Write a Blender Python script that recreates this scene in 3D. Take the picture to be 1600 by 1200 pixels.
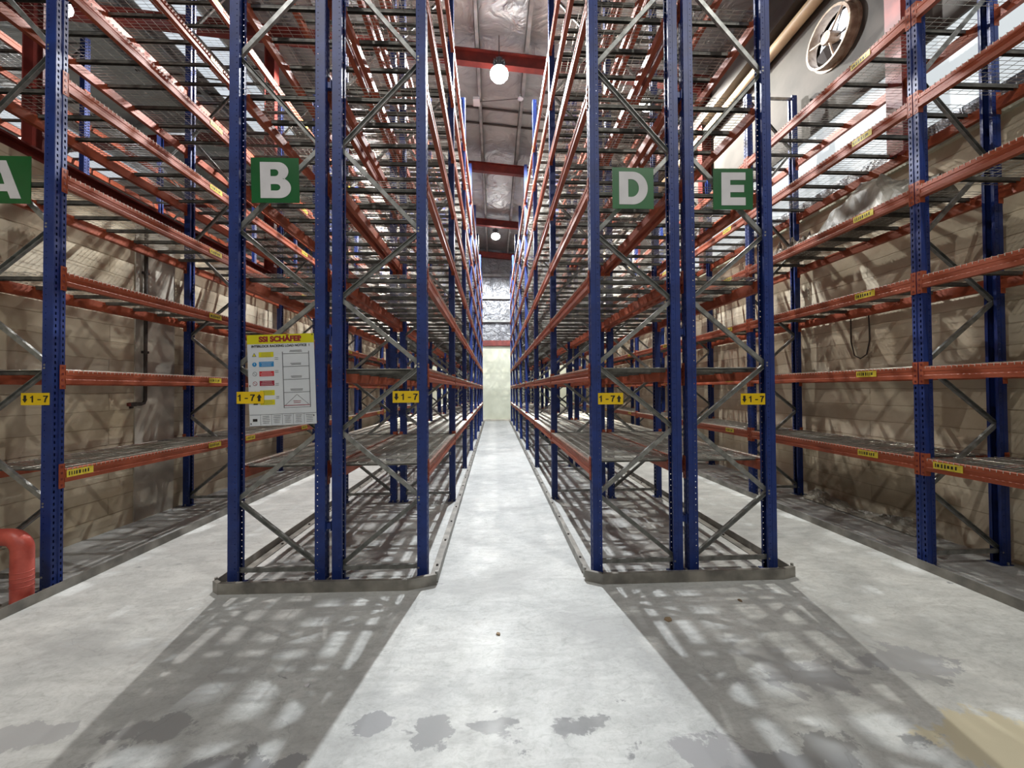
import bpy, bmesh, math, random
from mathutils import Vector, Matrix, noise
R = math.radians
random.seed(4)
for o in list(bpy.data.objects): bpy.data.objects.remove(o)
sc = bpy.context.scene
C = sc.collection

# ------------------------------------------------------------------ camera
F_PX = 620.0
cam_d = bpy.data.cameras.new('camera'); cam = bpy.data.objects.new('camera', cam_d); C.objects.link(cam)
cam_d.sensor_fit = 'HORIZONTAL'; cam_d.sensor_width = 36.0; cam_d.lens = 36.0 * F_PX / 1600.0
cam_d.clip_start = 0.05; cam_d.clip_end = 200
th = math.atan(28 / F_PX); ph = math.atan(9 / F_PX); rl = 0.006
fw = Vector((math.sin(th) * math.cos(ph), math.cos(th) * math.cos(ph), math.sin(ph)))
rt = Vector((math.cos(th), -math.sin(th), 0)); up = rt.cross(fw)
rt2 = rt * math.cos(rl) - up * math.sin(rl); up2 = up * math.cos(rl) + rt * math.sin(rl)
M = Matrix((rt2, up2, -fw)).transposed().to_4x4(); M.translation = Vector((0, 0, 1.6))
cam.matrix_world = M
sc.camera = cam

# ------------------------------------------------------------------ colour management, world
vs = sc.view_settings
vs.view_transform = 'Standard'; vs.look = 'None'; vs.gamma = 1.0; vs.exposure = 0.92; vs.use_curve_mapping = False
w = bpy.data.worlds.new('sky'); sc.world = w; w.use_nodes = True
bgn = w.node_tree.nodes['Background']; bgn.inputs[0].default_value = (0.82, 0.9, 1.0, 1); bgn.inputs[1].default_value = 2.0

# ------------------------------------------------------------------ lamp positions (lights are made with each lamp)
LAMPS = [  # x, y, z, watts, colour
    (0.14, 8.14, 8.24, 2000, (0.96, 0.985, 1.0)),
    (0.10, 17.0, 8.30, 1000, (0.97, 0.99, 1.0)),
    (-3.02, 8.10, 8.70, 1200, (1.0, 0.95, 0.90)),
    (-3.02, 16.9, 8.60, 1100, (1.0, 0.95, 0.90)),
    (3.42, 8.50, 7.98, 950, (1.0, 0.97, 0.88)),
    (3.35, 17.3, 7.95, 1000, (1.0, 0.97, 0.88)),
    (0.1, -6.5, 8.2, 130, (0.93, 0.97, 1.0)),
    (-3.05, -0.6, 8.7, 330, (1.0, 0.96, 0.92)),
    (3.42, -0.6, 7.98, 300, (1.0, 0.97, 0.90)),
    (-8.0, 7.6, 8.85, 90, (0.86, 0.88, 1.0)),
    (-13.5, 12.0, 8.9, 90, (0.86, 0.88, 1.0)),
]

# ------------------------------------------------------------------ materials
def new_mat(name):
    m = bpy.data.materials.new(name); m.use_nodes = True
    nt = m.node_tree; b = nt.nodes['Principled BSDF']
    return m, nt, b
def srgb(r, g, b):
    f = lambda c: (c / 12.92 if c <= 0.04045 else ((c + 0.055) / 1.055) ** 2.4)
    return (f(r / 255), f(g / 255), f(b / 255), 1)
def N(nt, t, **k):
    n = nt.nodes.new(t)
    for a, v in k.items():
        if a.startswith('i_'): n.inputs[a[2:].replace('_', ' ')].default_value = v
        else: setattr(n, a, v)
    return n
def noisy(name, c1, c2, scale=6, rough=0.5, metal=0.0, bump=0.0, stretch=(1, 1, 1), detail=5, lo=0.35, hi=0.65, bscale=None):
    m, nt, b = new_mat(name)
    tc = N(nt, 'ShaderNodeTexCoord'); mp = N(nt, 'ShaderNodeMapping'); mp.inputs['Scale'].default_value = stretch
    nt.links.new(tc.outputs['Object'], mp.inputs[0])
    n = N(nt, 'ShaderNodeTexNoise'); n.inputs['Scale'].default_value = scale; n.inputs['Detail'].default_value = detail
    nt.links.new(mp.outputs[0], n.inputs[0])
    r = N(nt, 'ShaderNodeValToRGB'); r.color_ramp.elements[0].position = lo; r.color_ramp.elements[1].position = hi
    r.color_ramp.elements[0].color = c1; r.color_ramp.elements[1].color = c2
    nt.links.new(n.outputs[0], r.inputs[0]); nt.links.new(r.outputs[0], b.inputs['Base Color'])
    b.inputs['Roughness'].default_value = rough; b.inputs['Metallic'].default_value = metal
    if bump:
        n2 = N(nt, 'ShaderNodeTexNoise'); n2.inputs['Scale'].default_value = bscale or scale * 2; n2.inputs['Detail'].default_value = 4
        nt.links.new(mp.outputs[0], n2.inputs[0])
        bu = N(nt, 'ShaderNodeBump'); bu.inputs['Strength'].default_value = bump; bu.inputs['Distance'].default_value = 0.02
        nt.links.new(n2.outputs[0], bu.inputs['Height']); nt.links.new(bu.outputs[0], b.inputs['Normal'])
    return m
def flat(name, c, rough=0.5, metal=0.0): return noisy(name, tuple(x * 0.88 for x in c[:3]) + (1,), c, 9, rough, metal)
def emit(name, c, s):
    m, nt, b = new_mat(name)
    b.inputs['Base Color'].default_value = (.06, .06, .06, 1); b.inputs['Emission Color'].default_value = c; b.inputs['Emission Strength'].default_value = s
    return m

M_blue = noisy('blue_paint', srgb(9, 33, 92), srgb(16, 46, 114), 7, 0.5, 0.0, lo=0.3, hi=0.7)
M_navy = noisy('dark_blue_paint', srgb(14, 32, 84), srgb(22, 46, 108), 7, 0.4)
M_orange = noisy('orange_paint', srgb(132, 60, 34), srgb(164, 80, 50), 5, 0.55, stretch=(3, .6, 3), lo=0.3, hi=0.7)
M_rust = noisy('red_oxide_paint', srgb(92, 30, 26), srgb(120, 42, 34), 5, 0.55)
M_galv = noisy('galvanised_steel', srgb(128, 128, 124), srgb(166, 166, 160), 18, 0.42, 0.75)
M_brace = noisy('galvanised_brace', srgb(112, 114, 112), srgb(150, 152, 150), 14, 0.42, 0.55)
M_wire = noisy('zinc_wire', srgb(160, 160, 152), srgb(196, 194, 186), 14, 0.38, 0.7)
M_bar = noisy('deck_channel', srgb(78, 78, 74), srgb(108, 106, 100), 14, 0.55, 0.4)
M_purlin = noisy('zinc_purlin', srgb(120, 122, 122), srgb(150, 152, 152), 4, 0.5, 0.4)
M_rail = noisy('worn_steel_rail', srgb(104, 102, 98), srgb(150, 147, 140), 6, 0.45, 0.35, lo=.35, hi=.7)
M_green = noisy('green_board', srgb(2, 74, 30), srgb(5, 84, 38), 3, 0.35)
M_green2 = noisy('pale_green_board', srgb(28, 86, 46), srgb(36, 96, 54), 3, 0.4)
M_white = noisy('white_letter', srgb(180, 180, 184), srgb(194, 194, 198), 4, 0.5)
M_yellow = noisy('yellow_plate', srgb(206, 172, 4), srgb(218, 186, 14), 6, 0.4)
M_limey = noisy('lime_yellow_print', srgb(184, 178, 4), srgb(194, 188, 10), 6, 0.45)
M_sticker = noisy('yellow_sticker', srgb(198, 180, 50), srgb(222, 204, 70), 30, 0.5)
M_black = flat('black_print', srgb(20, 20, 22))
M_dark = flat('dark_metal', srgb(52, 44, 40), 0.6)
M_board = noisy('white_board', srgb(186, 192, 200), srgb(196, 202, 208), 3, 0.35)
M_pblue = flat('blue_print', srgb(20, 120, 180)); M_pred = flat('red_print', srgb(186, 40, 52)); M_pmar = flat('maroon_print', srgb(140, 18, 50))
M_pdred = flat('dark_red_print', srgb(130, 14, 30)); M_pgrey = flat('grey_print', srgb(96, 98, 104))
M_redpipe = noisy('red_barrier_paint', srgb(160, 64, 54), srgb(186, 84, 72), 9, 0.4, 0, 0.15, lo=.35, hi=.6)
M_lampbody = flat('lamp_housing', srgb(90, 92, 96), 0.4, 0.5)
M_glow = emit('lamp_diffuser', (1, 0.99, 0.96, 1), 14)
M_sheet = noisy('grey_plastic_sheet', srgb(104, 100, 90), srgb(150, 146, 134), 5, 0.5, 0, 0.3)
M_bag = noisy('dark_plastic_sheet', srgb(70, 62, 54), srgb(140, 130, 116), 6, 0.3, 0, 0.3)
M_wood = noisy('brown_debris', srgb(120, 100, 78), srgb(160, 142, 116), 8, 0.8)
M_tan = noisy('cream_gutter', srgb(186, 160, 128), srgb(204, 180, 146), 3, 0.4)
M_fanw = noisy('weathered_fan_paint', srgb(120, 96, 78), srgb(178, 158, 138), 10, 0.5)

def foil(name, base, rough, bump, sc_=1.6):
    m, nt, b = new_mat(name)
    tc = N(nt, 'ShaderNodeTexCoord')
    n = N(nt, 'ShaderNodeTexNoise'); n.inputs['Scale'].default_value = sc_; n.inputs['Detail'].default_value = 7; n.inputs['Distortion'].default_value = 1.2
    v = N(nt, 'ShaderNodeTexVoronoi'); v.inputs['Scale'].default_value = sc_ * 2.2; v.feature = 'SMOOTH_F1'
    nt.links.new(tc.outputs['Object'], n.inputs[0]); nt.links.new(n.outputs['Color'], v.inputs[0])
    ad = N(nt, 'ShaderNodeMath', operation='ADD'); nt.links.new(n.outputs[0], ad.inputs[0]); nt.links.new(v.outputs[0], ad.inputs[1])
    bu = N(nt, 'ShaderNodeBump'); bu.inputs['Strength'].default_value = bump; bu.inputs['Distance'].default_value = 0.05
    nt.links.new(ad.outputs[0], bu.inputs['Height']); nt.links.new(bu.outputs[0], b.inputs['Normal'])
    r = N(nt, 'ShaderNodeValToRGB'); r.color_ramp.elements[0].color = tuple(x * 0.8 for x in base[:3]) + (1,); r.color_ramp.elements[1].color = base
    r.color_ramp.elements[0].position = 0.35; r.color_ramp.elements[1].position = 0.6
    nt.links.new(n.outputs[0], r.inputs[0]); nt.links.new(r.outputs[0], b.inputs['Base Color'])
    b.inputs['Roughness'].default_value = rough; b.inputs['Metallic'].default_value = 0.75
    return m
M_roof = foil('roof_foil', srgb(172, 174, 174), 0.40, 1.0, 1.5)
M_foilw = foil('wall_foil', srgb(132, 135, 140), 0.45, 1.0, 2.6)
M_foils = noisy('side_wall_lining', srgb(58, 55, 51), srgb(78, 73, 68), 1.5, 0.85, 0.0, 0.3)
M_endw = noisy('painted_white_wall', srgb(190, 194, 176), srgb(214, 218, 200), 1.2, 0.7, 0, 0.1)

def masonry():
    m, nt, b = new_mat('tan_blockwork')
    tc = N(nt, 'ShaderNodeTexCoord'); sx = N(nt, 'ShaderNodeSeparateXYZ'); cx = N(nt, 'ShaderNodeCombineXYZ')
    nt.links.new(tc.outputs['Object'], sx.inputs[0]); nt.links.new(sx.outputs['Y'], cx.inputs['X']); nt.links.new(sx.outputs['Z'], cx.inputs['Y']); nt.links.new(sx.outputs['X'], cx.inputs['Z'])
    nz = N(nt, 'ShaderNodeTexNoise'); nz.inputs['Scale'].default_value = 3.5; nz.inputs['Detail'].default_value = 6; nt.links.new(cx.outputs[0], nz.inputs[0])
    # blocks with slightly wandering joints
    vm = N(nt, 'ShaderNodeVectorMath', operation='MULTIPLY_ADD'); vm.inputs[1].default_value = (0.03, 0.03, 0)
    nt.links.new(nz.outputs['Color'], vm.inputs[0]); nt.links.new(cx.outputs[0], vm.inputs[2])
    br = N(nt, 'ShaderNodeTexBrick'); br.inputs['Scale'].default_value = 1.0
    br.inputs['Brick Width'].default_value = 4.8; br.inputs['Row Height'].default_value = 0.2; br.inputs['Mortar Size'].default_value = 0.007
    br.inputs['Mortar Smooth'].default_value = 0.4; br.inputs['Bias'].default_value = -0.2
    br.inputs['Color1'].default_value = srgb(204, 194, 172); br.inputs['Color2'].default_value = srgb(218, 208, 186); br.inputs['Mortar'].default_value = srgb(182, 170, 148)
    nt.links.new(vm.outputs[0], br.inputs[0])
    n2 = N(nt, 'ShaderNodeTexNoise'); n2.inputs['Scale'].default_value = 1.1; n2.inputs['Detail'].default_value = 8; n2.inputs['Roughness'].default_value = 0.65
    nt.links.new(cx.outputs[0], n2.inputs[0])
    rp = N(nt, 'ShaderNodeValToRGB'); rp.color_ramp.elements[0].position = 0.34; rp.color_ramp.elements[1].position = 0.62
    rp.color_ramp.elements[0].color = (0.72, 0.67, 0.6, 1); rp.color_ramp.elements[1].color = (1, 1, 1, 1)
    nt.links.new(n2.outputs[0], rp.inputs[0])
    mx = N(nt, 'ShaderNodeMix', data_type='RGBA', blend_type='MULTIPLY'); mx.inputs[0].default_value = 1
    nt.links.new(br.outputs[0], mx.inputs[6]); nt.links.new(rp.outputs[0], mx.inputs[7])
    mp = N(nt, 'ShaderNodeMapping'); mp.inputs['Location'].default_value = (-4.75 / .95, -.34 / .34, -4.72 / 3); mp.inputs['Scale'].default_value = (1 / .95, 1 / .34, 1 / 3)
    nt.links.new(cx.outputs[0], mp.inputs[0]); ln = N(nt, 'ShaderNodeVectorMath', operation='LENGTH'); nt.links.new(mp.outputs[0], ln.inputs[0])
    n3 = N(nt, 'ShaderNodeTexNoise'); n3.inputs['Scale'].default_value = 7; n3.inputs['Detail'].default_value = 8; nt.links.new(cx.outputs[0], n3.inputs[0])
    a3 = N(nt, 'ShaderNodeMath', operation='MULTIPLY_ADD'); a3.inputs[1].default_value = 1.6; nt.links.new(n3.outputs[0], a3.inputs[0]); nt.links.new(ln.outputs['Value'], a3.inputs[2])
    r3 = N(nt, 'ShaderNodeValToRGB'); r3.color_ramp.elements[0].position = .70; r3.color_ramp.elements[1].position = .95
    r3.color_ramp.elements[0].color = (.50, .48, .45, 1); r3.color_ramp.elements[1].color = (1, 1, 1, 1)
    sc3 = N(nt, 'ShaderNodeMath', operation='MULTIPLY'); sc3.inputs[1].default_value = .5; nt.links.new(a3.outputs[0], sc3.inputs[0]); nt.links.new(sc3.outputs[0], r3.inputs[0])
    m3 = N(nt, 'ShaderNodeMix', data_type='RGBA', blend_type='MULTIPLY'); m3.inputs[0].default_value = 1
    nt.links.new(mx.outputs[2], m3.inputs[6]); nt.links.new(r3.outputs[0], m3.inputs[7]); nt.links.new(m3.outputs[2], b.inputs['Base Color'])
    b.inputs['Roughness'].default_value = 0.85
    ad = N(nt, 'ShaderNodeMath', operation='MULTIPLY_ADD'); ad.inputs[1].default_value = -0.6
    nt.links.new(br.outputs['Fac'], ad.inputs[0]); nt.links.new(nz.outputs[0], ad.inputs[2])
    bu = N(nt, 'ShaderNodeBump'); bu.inputs['Strength'].default_value = 0.35; bu.inputs['Distance'].default_value = 0.02
    nt.links.new(ad.outputs[0], bu.inputs['Height']); nt.links.new(bu.outputs[0], b.inputs['Normal'])
    return m
M_block = masonry()
M_conc = noisy('grey_concrete', srgb(160, 156, 146), srgb(200, 194, 180), 2.5, 0.8, 0, 0.2)

def floor_mat():
    m, nt, b = new_mat('worn_concrete_floor')
    L = nt.links.new
    tc = N(nt, 'ShaderNodeTexCoord')
    def noise_(s, d=6, rgh=0.55, dist=0.0, st=(1, 1, 1), off=(0, 0, 0)):
        mp = N(nt, 'ShaderNodeMapping'); mp.inputs['Scale'].default_value = st; mp.inputs['Location'].default_value = off
        L(tc.outputs['Object'], mp.inputs[0])
        n = N(nt, 'ShaderNodeTexNoise'); n.inputs['Scale'].default_value = s; n.inputs['Detail'].default_value = d
        n.inputs['Roughness'].default_value = rgh; n.inputs['Distortion'].default_value = dist
        L(mp.outputs[0], n.inputs[0]); return n.outputs[0]
    def ramp(x, stops):
        r = N(nt, 'ShaderNodeValToRGB'); e = r.color_ramp.elements
        while len(e) < len(stops): e.new(0.5)
        for k, (p, c) in enumerate(stops): e[k].position = p; e[k].color = c
        L(x, r.inputs[0]); return r.outputs[0]
    def mix(f, a, c, mode='MIX'):
        x = N(nt, 'ShaderNodeMix', data_type='RGBA', blend_type=mode)
        if isinstance(f, float): x.inputs[0].default_value = f
        else: L(f, x.inputs[0])
        for k, v in ((6, a), (7, c)):
            if isinstance(v, tuple): x.inputs[k].default_value = v
            else: L(v, x.inputs[k])
        return x.outputs[2]
    def math_(op, a, c):
        x = N(nt, 'ShaderNodeMath', operation=op); x.use_clamp = True
        for k, v in ((0, a), (1, c)):
            if isinstance(v, float): x.inputs[k].default_value = v
            else: L(v, x.inputs[k])
        return x.outputs[0]
    base = ramp(noise_(0.8, 8, 0.6, 0.6), [(0.3, srgb(165, 168, 168)), (0.5, srgb(185, 188, 187)), (0.7, srgb(200, 202, 200))])
    streak = ramp(noise_(3.0, 8, 0.65, 1.5, (1, 2.6, 1)), [(0.4, (0.74, 0.74, 0.74, 1)), (0.58, (1, 1, 1, 1))])
    base = mix(0.55, base, streak, 'MULTIPLY')
    fine = ramp(noise_(30, 8, 0.75, 1.0), [(0.36, (0.72, 0.72, 0.72, 1)), (0.55, (1, 1, 1, 1))])
    scr = ramp(noise_(6.5, 9, 0.75, 2.5, (1, 1.8, 1), (5, 1, 0)), [(0.40, (0.78, 0.78, 0.77, 1)), (0.47, (1, 1, 1, 1)), (0.60, (1, 1, 1, 1)), (0.68, (1.18, 1.18, 1.18, 1))])
    base = mix(0.6, base, scr, 'MULTIPLY')
    base = mix(0.5, base, fine, 'MULTIPLY')
    # worn-through dark patches, only towards the doorway end (small Y)
    sx = N(nt, 'ShaderNodeSeparateXYZ'); L(tc.outputs['Object'], sx.inputs[0])
    mr = N(nt, 'ShaderNodeMapRange'); mr.inputs['From Min'].default_value = 2.4; mr.inputs['From Max'].default_value = 1.7
    mr.inputs['To Min'].default_value = 0.0; mr.inputs['To Max'].default_value = 0.10
    L(sx.outputs['Y'], mr.inputs[0])
    pn = noise_(2.1, 9, 0.62, 0.4, (1, 1.5, 1), (3.1, 1.7, 0))
    pm = ramp(math_('ADD', pn, mr.outputs[0]), [(0.675, (0, 0, 0, 1)), (0.70, (1, 1, 1, 1))])
    patch = ramp(noise_(5, 5), [(0.35, srgb(113, 115, 117)), (0.65, srgb(139, 141, 141))])
    base = mix(pm, base, patch)
    # rubbed grey clouds
    gm = ramp(noise_(0.9, 7, 0.6, 0.8, (1, 1.6, 1), (8, 2, 0)), [(0.52, (0, 0, 0, 1)), (0.64, (0.55, 0.55, 0.55, 1))])
    base = mix(gm, base, srgb(146, 148, 148))
    # one ochre stain
    def blob(x0, y0, sx_, sy_, lo, hi, dist=0.35):
        mp = N(nt, 'ShaderNodeMapping'); mp.vector_type = 'POINT'
        mp.inputs['Location'].default_value = (-x0 / sx_, -y0 / sy_, 0); mp.inputs['Scale'].default_value = (1 / sx_, 1 / sy_, 0)
        L(tc.outputs['Object'], mp.inputs[0])
        ln = N(nt, 'ShaderNodeVectorMath', operation='LENGTH'); L(mp.outputs[0], ln.inputs[0])
        nn = noise_(5.5, 10, 0.66, 0.3); ad = N(nt, 'ShaderNodeMath', operation='MULTIPLY_ADD'); ad.inputs[1].default_value = dist * 2
        L(nn, ad.inputs[0]); L(ln.outputs['Value'], ad.inputs[2])
        hf = N(nt, 'ShaderNodeMath', operation='MULTIPLY'); hf.inputs[1].default_value = 0.5; L(ad.outputs[0], hf.inputs[0])
        return ramp(hf.outputs[0], [(lo / 2, (1, 1, 1, 1)), (hi / 2, (0, 0, 0, 1))])
    base = mix(blob(1.75, 2.15, 0.5, 0.26, 1.58, 1.64, 1.1), base, srgb(150, 152, 153))
    base = mix(blob(2.45, 2.25, 0.45, 0.20, 1.62, 1.68, 1.1), base, srgb(146, 148, 150))
    base = mix(blob(1.15, 1.66, 0.5, 0.14, 1.52, 1.57, 1.0), base, srgb(130, 132, 134))
    base = mix(blob(-1.15, 1.75, 0.5, 0.12, 1.5, 1.55, 1.0), base, srgb(134, 136, 138))
    base = mix(blob(-2.15, 1.98, 0.35, 0.12, 1.55, 1.6, 1.0), base, srgb(150, 152, 153))
    base = mix(blob(2.28, 1.72, 0.40, 0.27, 1.55, 1.66, 0.9), base, srgb(184, 178, 156))
    base = mix(blob(1.45, 1.72, 0.42, 0.22, 1.30, 1.36, 0.9), base, srgb(130, 132, 133))
    base = mix(blob(0.95, 1.74, 0.5, 0.2, 1.22, 1.30, 0.9), base, srgb(141, 142, 144))
    base = mix(blob(1.6, 2.35, 0.5, 0.35, 1.15, 1.3, 0.9), base, srgb(154, 156, 156))
    base = mix(blob(-0.28, 1.88, 0.18, 0.22, 1.36, 1.41, 0.9), base, srgb(139, 141, 142))
    base = mix(blob(-0.60, 1.96, 0.20, 0.15, 1.32, 1.36, 0.9), base, srgb(135, 137, 139))
    base = mix(blob(-1.6, 1.98, 0.42, 0.2, 1.28, 1.35, 0.9), base, srgb(139, 141, 142))
    # fine cracks
    vo = N(nt, 'ShaderNodeTexVoronoi'); vo.feature = 'DISTANCE_TO_EDGE'; vo.inputs['Scale'].default_value = 0.55
    mp = N(nt, 'ShaderNodeMapping'); L(tc.outputs['Object'], mp.inputs[0])
    vn = N(nt, 'ShaderNodeTexNoise'); vn.inputs['Scale'].default_value = 2.0; vn.inputs['Detail'].default_value = 6; L(mp.outputs[0], vn.inputs[0])
    va = N(nt, 'ShaderNodeVectorMath', operation='MULTIPLY_ADD'); va.inputs[1].default_value = (0.9, 0.9, 0); L(vn.outputs['Color'], va.inputs[0]); L(mp.outputs[0], va.inputs[2])
    L(va.outputs[0], vo.inputs[0])
    cr = ramp(vo.outputs[0], [(0.0, (0.55, 0.55, 0.55, 1)), (0.003, (1, 1, 1, 1))])
    base = mix(0.3, base, cr, 'MULTIPLY')
    L(base, b.inputs['Base Color'])
    rr = ramp(noise_(2.2, 6, 0.6, 0.5), [(0.35, (0.42, 0.42, 0.42, 1)), (0.65, (0.68, 0.68, 0.68, 1))]); L(rr, b.inputs['Roughness'])
    b.inputs['Specular IOR Level'].default_value = 0.35
    bu = N(nt, 'ShaderNodeBump'); bu.inputs['Strength'].default_value = 0.12; bu.inputs['Distance'].default_value = 0.01
    L(noise_(14, 7, 0.7), bu.inputs['Height']); L(bu.outputs[0], b.inputs['Normal'])
    return m
M_floor = floor_mat()

# ------------------------------------------------------------------ mesh builder
class MB:
    def __init__(s): s.v = []; s.f = []; s.m = []; s.mats = []
    def mi(s, mat):
        if mat not in s.mats: s.mats.append(mat)
        return s.mats.index(mat)
    def quad(s, pts, mat):
        n = len(s.v); s.v += [tuple(p) for p in pts]; s.f.append(tuple(range(n, n + len(pts)))); s.m.append(s.mi(mat))
    def box(s, c, d, mat, rot=None):
        x, y, z = d[0] / 2, d[1] / 2, d[2] / 2; n = len(s.v); c = Vector(c)
        for p in ((-x, -y, -z), (x, -y, -z), (x, y, -z), (-x, y, -z), (-x, -y, z), (x, -y, z), (x, y, z), (-x, y, z)):
            p = Vector(p)
            if rot is not None: p = rot @ p
            s.v.append(tuple(c + p))
        for q in ((0, 3, 2, 1), (4, 5, 6, 7), (0, 1, 5, 4), (1, 2, 6, 5), (2, 3, 7, 6), (3, 0, 4, 7)):
            s.f.append(tuple(n + k for k in q)); s.m.append(s.mi(mat))
    def mm(s, a, b, mat): s.box([(a[k] + b[k]) / 2 for k in range(3)], [abs(b[k] - a[k]) for k in range(3)], mat)
    def prism(s, poly, axis, a, b, mat, cap=True):
        """poly: 2D outline; axis 'x','y','z' extruded from a to b (2D coords are the other two axes in order)"""
        def P(p, t):
            if axis == 'y': return (p[0], t, p[1])
            if axis == 'x': return (t, p[0], p[1])
            return (p[0], p[1], t)
        n = len(s.v); k = len(poly)
        s.v += [P(p, a) for p in poly] + [P(p, b) for p in poly]; mi = s.mi(mat)
        for i in range(k):
            j = (i + 1) % k; s.f.append((n + i, n + j, n + k + j, n + k + i)); s.m.append(mi)
        if cap:
            s.f.append(tuple(range(n, n + k))); s.m.append(mi); s.f.append(tuple(range(n + 2 * k - 1, n + k - 1, -1))); s.m.append(mi)
    def tube(s, pts, r, mat, seg=12, cap=True):
        pts = [Vector(p) for p in pts]; rs = r if isinstance(r, (list, tuple)) else [r] * len(pts)
        n = len(s.v); mi = s.mi(mat); ref = None
        for i, p in enumerate(pts):
            d = (pts[min(i + 1, len(pts) - 1)] - pts[max(i - 1, 0)]).normalized()
            if ref is None: ref = Vector((0, 0, 1)) if abs(d.z) < 0.9 else Vector((1, 0, 0))
            u = d.cross(ref).normalized(); v = d.cross(u); ref = u.cross(d) * 1.0
            ref = v * -1
            for k in range(seg):
                a = 2 * math.pi * k / seg; s.v.append(tuple(p + (u * math.cos(a) + v * math.sin(a)) * rs[i]))
        for i in range(len(pts) - 1):
            for k in range(seg):
                j = (k + 1) % seg; s.f.append((n + i * seg + k, n + i * seg + j, n + (i + 1) * seg + j, n + (i + 1) * seg + k)); s.m.append(mi)
        if cap:
            s.f.append(tuple(range(n, n + seg))); s.m.append(mi); e = n + (len(pts) - 1) * seg; s.f.append(tuple(range(e + seg - 1, e - 1, -1))); s.m.append(mi)
    def lathe(s, prof, mat, c=(0, 0, 0), seg=24):
        n = len(s.v); mi = s.mi(mat)
        for r, z in prof:
            for k in range(seg):
                a = 2 * math.pi * k / seg; s.v.append((c[0] + r * math.cos(a), c[1] + r * math.sin(a), c[2] + z))
        for i in range(len(prof) - 1):
            for k in range(seg):
                j = (k + 1) % seg; s.f.append((n + i * seg + k, n + i * seg + j, n + (i + 1) * seg + j, n + (i + 1) * seg + k)); s.m.append(mi)
    def mesh(s, name, smooth=False, solid=0.0, normals=True):
        me = bpy.data.meshes.new(name); me.from_pydata(s.v, [], s.f)
        for m in s.mats: me.materials.append(m)
        me.polygons.foreach_set('material_index', s.m)
        bm = bmesh.new(); bm.from_mesh(me)
        if normals or solid:
            bmesh.ops.remove_doubles(bm, verts=bm.verts, dist=1e-5)
            if normals: bmesh.ops.recalc_face_normals(bm, faces=bm.faces)
        if solid: bmesh.ops.solidify(bm, geom=bm.faces[:], thickness=solid)
        if smooth:
            for f in bm.faces: f.smooth = True
        bm.to_mesh(me); bm.free(); me.update(); return me
def ob(name, me, parent=None, loc=(0, 0, 0), rot=(0, 0, 0)):
    o = bpy.data.objects.new(name, me); C.objects.link(o)
    if parent is not None: o.parent = parent
    o.location = loc; o.rotation_euler = rot
    return o
def tag(o, label=None, cat=None, group=None, kind=None):
    for k, v in (('label', label), ('category', cat), ('group', group), ('kind', kind)):
        if v: o[k] = v
    return o
def struct(name, mb, **k): return tag(ob(name, mb.mesh(name, **k)), kind='structure')
def empty(name, loc=(0, 0, 0), rz=0.0):
    e = bpy.data.objects.new(name, None); C.objects.link(e); e.location = loc; e.rotation_euler = (0, 0, rz); e.empty_display_size = 0.2
    return e

# ------------------------------------------------------------------ the setting
WL, WR, WE, WB = -4.44, 4.72, 20.8, -8.5       # left wall, right wall, end wall, wall behind
OUT = -17.5                                    # outer wall of the neighbouring hall
def roofz(x): return 8.98 - 0.085 * x if x > -9 else 8.98 + 0.085 * 9 + 0.085 * (x + 9)
m = MB(); m.mm((OUT, WB, -0.2), (WR + 0.3, WE + 0.3, 0), M_floor); struct('floor', m)
m = MB()
m.prism([(OUT - .2, roofz(OUT)), (-9, roofz(-9)), (WR + .3, roofz(WR + .3)), (WR + .3, roofz(WR + .3) + .08), (-9, roofz(-9) + .08), (OUT - .2, roofz(OUT) + .08)], 'y', WB - .2, WE + .3, M_roof)
struct('ceiling', m)
# left wall: blockwork up to 3.9 m and open above to the hall next door
m = MB(); m.mm((WL - 0.2, WB, 0), (WL, WE, 3.86), M_block); struct('wall_left', m)
m = MB(); m.mm((WL - .22, 5.28 - .18, 0), (WL + .015, 5.28 + .42, 3.86), M_conc)
for y in (12.5, 16.65): m.mm((WL - .22, y, 0), (WL + .015, y + .4, 3.86), M_conc)
struct('trim_1', m)
m = MB()
for zz in (3.86, 3.98): m.mm((WL - .2, WB, zz), (WL - .02, WE, zz + .02), M_rust)
m.mm((WL - .12, WB, 3.88), (WL - .10, WE, 3.98), M_rust); struct('trim_2', m)
m = MB(); m.mm((OUT - .2, WB, 0), (OUT, WE, 8.9), M_conc); struct('wall_outer', m)
m = MB(); m.mm((OUT, WB - .2, 0), (WR + .3, WB, 9.9), M_conc); struct('wall_back', m)
# right wall: blockwork, a translucent daylight strip, foil lined cladding with a round hole for the fan
FY, FZ, FR = 5.17, 6.40, 0.34
m = MB(); m.mm((WR, WB, 0), (WR + .2, WE, 4.12), M_block); struct('wall_right', m)
m = MB()
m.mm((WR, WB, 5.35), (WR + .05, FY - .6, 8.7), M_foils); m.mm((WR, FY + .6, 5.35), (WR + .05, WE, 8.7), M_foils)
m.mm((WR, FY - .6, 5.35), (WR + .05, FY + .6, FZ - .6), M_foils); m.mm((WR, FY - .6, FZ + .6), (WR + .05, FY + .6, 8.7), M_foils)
seg = 32
def sqp(a):
    c, s_ = math.cos(a), math.sin(a); k = 0.6 / max(abs(c), abs(s_)); return c * k, s_ * k
for i in range(seg):
    a0, a1 = 2 * math.pi * i / seg, 2 * math.pi * (i + 1) / seg
    q0, q1 = sqp(a0), sqp(a1)
    for xx in (WR, WR + .05):
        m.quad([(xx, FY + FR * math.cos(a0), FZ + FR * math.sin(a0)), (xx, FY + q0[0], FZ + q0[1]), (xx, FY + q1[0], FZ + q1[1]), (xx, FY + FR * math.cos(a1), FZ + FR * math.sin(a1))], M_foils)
struct('wall_right_cladding', m)
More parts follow.
